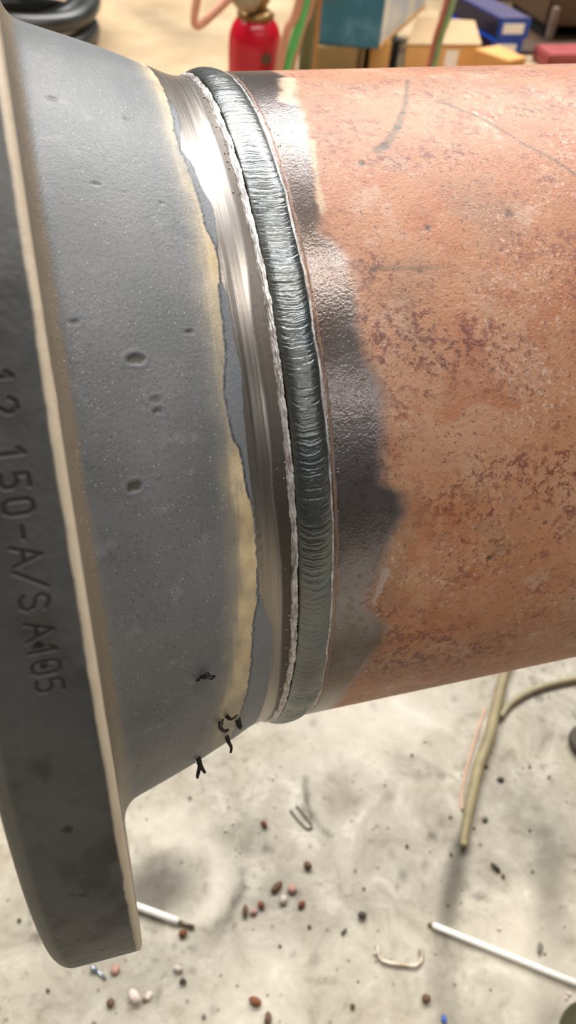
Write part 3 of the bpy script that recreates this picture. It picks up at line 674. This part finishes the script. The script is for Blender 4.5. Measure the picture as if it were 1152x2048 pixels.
for k in range(70):
    x, y = rng.uniform(-.22, .42), rng.uniform(-.24, .10)
    o = link('slag_crumb', crumb[k % 4], MATS[('dark', 'brown', 'pale', 'grey')[k % 4]]); o.location = (x, y, FLOOR - .0002)
    o.rotation_euler = (0, 0, rng.uniform(0, 6)); o.scale = [rng.uniform(.7, 1.6)] * 3
    tag(o, 'tiny slag crumb scattered on the concrete floor', 'crumb', 'slag crumbs on the floor')

# ------------------------------------------------------------------ far things behind the pipe
MAT_RUB = Mat('black_hose_rubber'); MAT_RUB.set(color=MAT_RUB.ramp(MAT_RUB.noise(9, 3), (.35, srgb(26, 27, 27)), (.65, srgb(64, 64, 62))), rough=.32, spec=.6); MAT_RUB = MAT_RUB.m
# black hose coil
coil = tag(empty('hose_coil', (-.075, 2.60, FLOOR)), 'heap of thick black hose coiled on the floor behind the flange', 'hose')
for k, (R, z, tx, ty, dx, dy) in enumerate(((.235, .028, 0, 0, 0, 0), (.215, .088, .10, .06, -.01, .015), (.225, .140, -.12, .16, .02, .0), (.19, .20, .22, -.18, -.03, .02), (.21, .255, -.18, .28, -.02, .01), (.18, .31, .26, .12, -.04, .02))):
    pts = [(dx + R * math.cos(t) * 1.05, dy + R * math.sin(t), z + tx * R * math.cos(t) + ty * R * math.sin(t)) for t in np.linspace(0, 2 * math.pi * .998, 36)]
    link('hose_loop', tube_mesh('hose_loop', pts, .028, 12, 2, cap=False), MAT_RUB, coil)

# red pressure cylinder with its valve, handle and hose
MAT_RED = plain('red_enamel', srgb(196, 22, 44), .22, 0, .12, 12)
MAT_BRASS = plain('dull_brass', srgb(150, 118, 70), .4, .6, .25, 60)
MAT_GREYM = plain('weathered_alloy', srgb(164, 152, 128), .5, .3, .2, 60)
MAT_PINK = plain('pink_rubber', srgb(214, 150, 122), .5, 0, .15, 40)
ext = tag(empty('fire_extinguisher', (.45, 1.66, FLOOR)), 'red pressure cylinder with brass valve and pink hose standing behind the pipe', 'extinguisher')
link('cylinder', lathe_mesh('cylinder', [(.050, 0), (.058, .006), (.0585, .02), (.0585, .265), (.057, .285), (.051, .303), (.040, .317), (.026, .326), (.018, .330)], 40), MAT_RED, ext)
link('valve', lathe_mesh('valve', [(.024, .328), (.024, .345), (.03, .35), (.03, .372), (.02, .378), (.018, .40)], 20), MAT_BRASS, ext)
link('carry_handle', tube_mesh('carry_handle', [(.0, 0, .385), (.02, -.01, .39), (.06, -.03, .378), (.10, -.04, .37)], .011, 10, flat=.5), MAT_GREYM, ext)
link('lever', tube_mesh('lever', [(-.03, .0, .37), (.0, 0, .41), (.05, -.02, .425), (.11, -.04, .42)], .011, 10, flat=.5), plain('dark_green_lever', srgb(62, 66, 36), .5), ext)
link('gauge', lump_mesh('gauge', .034, .03, .036, 3, .15), MAT_GREYM, ext).location = (-.03, -.03, .335)
link('collar', lathe_mesh('collar', [(.04, .318), (.042, .326), (.03, .334)], 24), MAT_BRASS, ext)
link('hose', tube_mesh('hose', [(-.03, -.01, .38), (-.06, -.03, .372), (-.10, -.05, .345), (-.135, -.06, .322), (-.148, -.06, .325), (-.142, -.05, .36), (-.125, -.04, .41), (-.10, -.03, .45), (-.05, -.01, .44), (-.01, 0, .40)], [.011, .011, .009, .008, .008, .009, .010, .010, .010, .010], 10), MAT_PINK, ext)
bd = lathe_mesh('badge', [(.012, 0), (.012, .002)], 20); bd.transform(Matrix.Translation((.012, -.0585, .252)) @ Matrix.Rotation(90 * D2R, 4, 'X'))
link('badge', bd, plain('grey_badge', srgb(98, 72, 56), .5), ext)

# twin hoses dropping from overhead
MAT_GREEN = plain('green_hose_rubber', srgb(96, 186, 104), .42, 0, .15, 20)
MAT_GREEN2 = plain('faded_green_hose_rubber', srgb(138, 162, 110), .5, 0, .15, 20)
MAT_SALMON = plain('salmon_hose_rubber', srgb(206, 146, 116), .5, 0, .15, 20)
def drop_hose(pts, r, mat, label, grp):
    tag(link('gas_hose', tube_mesh('gas_hose', [(x, y, FLOOR + z) for x, y, z in pts], r, 12), mat), label, 'hose', grp)
drop_hose([(.44, 1.68, .009), (.455, 1.58, .03), (.468, 1.55, .14), (.478, 1.55, .25), (.492, 1.55, .325), (.516, 1.55, .39), (.57, 1.57, .7), (.62, 1.6, 1.6), (.63, 1.6, 3.4)], .0095, MAT_SALMON, 'salmon pink hose hanging right beside the red cylinder', None)
drop_hose([(.47, 1.72, .009), (.49, 1.63, .03), (.495, 1.575, .14), (.50, 1.565, .25), (.512, 1.56, .30), (.532, 1.56, .39), (.585, 1.585, .7), (.64, 1.6, 1.6), (.65, 1.6, 3.4)], .0105, MAT_GREEN, 'bright green hose between the two salmon hoses behind the pipe', None)
drop_hose([(.50, 1.76, .009), (.51, 1.66, .03), (.515, 1.60, .14), (.520, 1.585, .25), (.535, 1.58, .325), (.553, 1.58, .39), (.60, 1.6, .7), (.66, 1.62, 1.6), (.67, 1.62, 3.4)], .008, MAT_SALMON, 'second salmon hose on the right of the bright green hose', None)
drop_hose([(.845, 1.72, .008), (.862, 1.64, .03), (.868, 1.61, .13), (.871, 1.6, .232), (.876, 1.6, .296), (.889, 1.6, .37), (.93, 1.62, .7), (1.0, 1.65, 1.6), (1.02, 1.65, 3.4)], .0072, MAT_GREEN2, 'faded green hose hanging before the tan cartons', None)
drop_hose([(.83, 1.73, .008), (.85, 1.65, .03), (.857, 1.615, .13), (.860, 1.605, .232), (.865, 1.605, .296), (.876, 1.605, .37), (.917, 1.625, .7), (.985, 1.655, 1.6), (1.0, 1.655, 3.4)], .006, plain('brick_hose_rubber', srgb(178, 104, 80), .5, 0, .15, 20), 'brick red hose twinned with the faded green one before the cartons', None)
# upright posts behind the hoses
MAT_POST = plain('grey_green_steel', srgb(104, 108, 78), .45, .2, .15, 15)
po = tag(empty('steel_post', (.69, 2.02, FLOOR)), 'grey green steel post standing right of the green hose', 'post')
link('tube', tube_mesh('tube', [(0, 0, .008), (0, 0, 1.5)], .019, 18, smooth_path=False), MAT_POST, po)
link('base_plate', box_mesh('base_plate', .1, .1, .01, .002, (0, 0, .005)), MAT_POST, po)
MAT_WOOD = Mat('raw_timber'); MAT_WOOD.set(color=MAT_WOOD.ramp(MAT_WOOD.noise(12, 4, .6, MAT_WOOD.vec(6, 6, .6)), (.3, srgb(158, 106, 62)), (.7, srgb(196, 142, 92))), rough=.6); MAT_WOOD = MAT_WOOD.m
wp = link('timber_batten', box_mesh('timber_batten', .03, .03, 1.2, .003, (0, 0, .6)), MAT_WOOD); wp.location = (.735, 2.11, FLOOR)
tag(wp, 'upright timber batten between the grey green post and the blue carton', 'timber')

# cartons
def card_mat(name, a, b):
    M = Mat(name); M.set(color=M.mix(M.noise(14, 4), srgb(*a), srgb(*b)), rough=.65); return M.m
MAT_CARD = card_mat('tan_cardboard', (212, 158, 92), (232, 184, 118))
MAT_CARDTOP = card_mat('dull_cardboard', (156, 128, 92), (172, 142, 104))
MAT_CARDDK = card_mat('brown_cardboard', (142, 118, 74), (160, 134, 88))
MAT_BLACK = plain('black_void', srgb(18, 16, 14), .8, 0, .2, 20)
MAT_PAPER = plain('white_label_paper', srgb(246, 242, 232), .6, 0, .03, 40)
under = tag(empty('carton', (0, 0, FLOOR)), 'olive brown carton lying under the blue printed carton', 'carton')
link('body', prism_mesh('body', [(.775, 2.20), (.925, 2.185), (1.02, 2.46), (.86, 2.50)], 0, .086, .003), MAT_CARDDK, under)
link('lid_seam', prism_mesh('lid_seam', [(.905, 2.184), (.918, 2.183), (.9185, 2.186), (.9055, 2.187)], .002, .084, 0), plain('dark_seam', srgb(84, 62, 34), .7), under)
# blue printed carton on top, turned so its white side shows
def blue_mat():
    M = Mat('blue_printed_card')
    c = M.ramp(M.noise(9, 4, .6), (.3, srgb(58, 100, 110)), (.5, srgb(40, 112, 140)), (.72, srgb(112, 156, 176)))
    M.set(color=c, rough=.4); return M.m
def white_mat():
    M = Mat('white_printed_card')
    c = M.ramp(M.noise(9, 3, .6, M.vec(1, 1, .4)), (.3, srgb(184, 196, 210)), (.55, srgb(228, 226, 214)), (.75, srgb(240, 234, 206)))
    M.set(color=c, rough=.4); return M.m
bc = tag(empty('carton', (0, 0, FLOOR)), 'blue printed carton with a white side, resting on the olive brown carton', 'carton')
Z0, Z1 = .0865, .32
q0, q1, q2 = Vector((.785, 2.225)), Vector((.962, 2.170)), Vector((1.266, 2.560))
q3 = q0 + (q2 - q1)
link('body', prism_mesh('body', [q0, q1, q2, q3], Z0, Z1, .003), blue_mat(), bc)
def slab(a, b, off, z0, z1, th=.002):
    d = (b - a).normalized(); n = Vector((d.y, -d.x)) * off
    return [a + n * 0, b + n * 0, b + n, a + n]
link('white_panel', prism_mesh('white_panel', slab(q1 + (q2 - q1) * .0, q2, .0025, 0, 0), Z0 + .014, Z1 - .002, 0), white_mat(), bc)
link('bottom_edge', prism_mesh('bottom_edge', slab(q1, q2, .004, 0, 0), Z0 + .0005, Z0 + .014, 0), MAT_CARD, bc)
# tan cartons
c1 = tag(empty('carton', (0, 0, FLOOR)), 'small tan carton right of the olive brown carton, below the blue one', 'carton')
link('body', prism_mesh('body', [(.962, 2.235), (1.028, 2.232), (1.06, 2.40), (1.022, 2.41)], 0, .0862, .003), MAT_CARD, c1)
c2 = tag(empty('carton', (0, 0, FLOOR)), 'wide tan carton with white sticker standing behind the faded hoses', 'carton')
link('body', prism_mesh('body', [(1.066, 2.206), (1.305, 2.192), (1.385, 2.42), (1.20, 2.46)], 0, .085, .003), MAT_CARD, c2)
link('lid', prism_mesh('lid', [(1.064, 2.204), (1.307, 2.190), (1.388, 2.42), (1.20, 2.462)], .0852, .089, .001), MAT_CARDTOP, c2)
sk = link('sticker', box_mesh('sticker', .042, .001, .062, 0), MAT_PAPER, c2); sk.location = (1.216, 2.1962, .041); sk.rotation_euler = (0, 0, math.atan2(-.014, .239))
bb_ = tag(link('shade_gap_block', prism_mesh('shade_gap_block', [(1.034, 2.25), (1.062, 2.248), (1.10, 2.42), (1.075, 2.42)], 0, .083, .002), MAT_BLACK), None, None)  # shaded gap between the cartons, modelled as a black block
bb_.location = (0, 0, FLOOR); tag(bb_, 'narrow black block standing in for the shaded gap between the two tan cartons', 'box')
c3 = tag(empty('carton', (0, 0, FLOOR)), 'orange brown carton in front of the blue rod boxes', 'carton')
link('body', prism_mesh('body', [(1.250, 2.13), (1.312, 2.02), (1.385, 2.045), (1.345, 2.16)], 0, .097, .003), card_mat('orange_cardboard', (186, 130, 66), (204, 148, 84)), c3)
# two blue electrode boxes stacked, plain paper labels on the ends
MAT_BLUE = plain('glossy_blue_card', srgb(14, 72, 170), .3, 0, .1, 12)
MAT_VIOLET = plain('violet_sheen_card', srgb(66, 60, 88), .5, 0, .1, 12)  # grey-violet reflection on the box top, painted as a card colour
MAT_NAVY = plain('navy_card_side', srgb(10, 14, 48), .45, 0, .15, 12)
a0, a1, a2 = Vector((1.428, 2.325)), Vector((1.538, 2.322)), Vector((1.372, 2.63))
for k, lab in enumerate(('lower of two stacked blue rod boxes with a white end label', 'upper of two stacked blue rod boxes with a white end label')):
    e = tag(empty('rod_box', (0, 0, FLOOR)), lab, 'box', 'blue rod boxes')
    sh = Vector((-.012, 0)) if k == 0 else Vector((0, 0))
    p0, p1, p2 = a0 + sh, a1 + sh, a2 + sh; p3 = p1 + (p2 - p0)
    z0, z1 = (.0, .060) if k == 0 else (.0605, .1205)
    link('body', prism_mesh('body', [p0, p1, p3, p2], z0, z1, .0025), MAT_BLUE, e)
    if k: link('top_sheen_panel', prism_mesh('top_sheen_panel', [p0 + (p1 - p0) * .02, p1 - (p1 - p0) * .02, p3 - (p1 - p0) * .02, p2 + (p1 - p0) * .02], z1, z1 + .0012, 0), MAT_VIOLET, e)
    link('long_side', prism_mesh('long_side', slab(p2 + (p0 - p2) * .01, p0 - (p0 - p2) * .01, .0012, 0, 0), z0 + .002, z1 - .002, 0), MAT_NAVY, e)
    l0 = p0 + (p1 - p0) * .14; l1 = p0 + (p1 - p0) * .80
    link('end_label', prism_mesh('end_label', slab(l0, l1, .0012, 0, 0), z0 + .016, z1 - .014, 0), MAT_PAPER, e)
# dark clutter to the right: timber cabinet, machine and red toolbox
MAT_DKWOOD = Mat('dark_stained_wood'); MAT_DKWOOD.set(color=MAT_DKWOOD.ramp(MAT_DKWOOD.noise(7, 4, .6), (.3, srgb(40, 23, 9)), (.6, srgb(66, 42, 18)), (.75, srgb(88, 62, 32))), rough=.6); MAT_DKWOOD = MAT_DKWOOD.m
cab = tag(empty('cabinet', (1.98, 3.0, FLOOR)), 'dark wooden cabinet at the upper right behind the rod boxes', 'cabinet')
link('carcass', box_mesh('carcass', .9, .4, .6, .004, (0, .15, .34)), MAT_DKWOOD, cab)
for k in range(3):
    link('door_panel', box_mesh('door_panel', .28, .02, .52, .006, (-.3 + .3 * k, -.06, .34)), MAT_DKWOOD, cab)
for sx in (-.4, .4):
    for sy in (0, .3): link('leg', box_mesh('leg', .05, .05, .05, .003, (sx, sy, .025)), MAT_DKWOOD, cab)
mc = tag(empty('welding_machine', (1.80, 2.62, FLOOR + .012)), 'brown grey welding machine with black feet at the right edge', 'machine')
link('housing', box_mesh('housing', .22, .28, .10, .01, (0, 0, .085)), plain('brown_grey_enamel', srgb(82, 60, 42), .5, 0, .1, 20), mc)
link('handle', tube_mesh('handle', [(-.11, -.05, .13), (-.10, -.05, .155), (.1, -.05, .155), (.11, -.05, .13)], .009, 8), MAT_BLACK, mc)
link('front_strut', box_mesh('front_strut', .022, .02, .10, .003, (-.092, -.152, .05)), plain('strut_grey', srgb(128, 112, 98), .5), mc)
for sx in (-.075, .075): link('foot', box_mesh('foot', .05, .26, .036, .004, (sx, 0, .018)), MAT_BLACK, mc)
bd_ = link('added_dark_board', prism_mesh('added_dark_board', [(1.535, 2.36), (1.98, 2.36), (1.98, 2.80), (1.57, 2.80)], 0, .012, .003), MAT_DKWOOD); bd_.location = (0, 0, FLOOR)  # made-up board, laid to darken the pale floor here
tag(bd_, 'added dark board covering the pale floor under the brown grey machine', 'board')
tb = tag(empty('toolbox', (1.70, 2.27, FLOOR)), 'low red toolbox half hidden by the pipe at the right edge', 'toolbox')
link('body', box_mesh('body', .26, .11, .045, .006, (0, 0, .0225)), plain('dusty_red_enamel', srgb(140, 62, 62), .45, 0, .15, 20), tb)
link('latch', lump_mesh('latch', .028, .02, .018, 5, .1), MAT_RED, tb).location = (.05, -.03, .044)
pn = link('paper_tag', box_mesh('paper_tag', .055, .03, .02, .002, (0, 0, .01)), MAT_PAPER); pn.location = (1.80, 2.575, FLOOR + .17)
pn.location = (1.80, 2.62, FLOOR + .1745)
tag(pn, 'small white paper box lying on the welding machine', 'box')
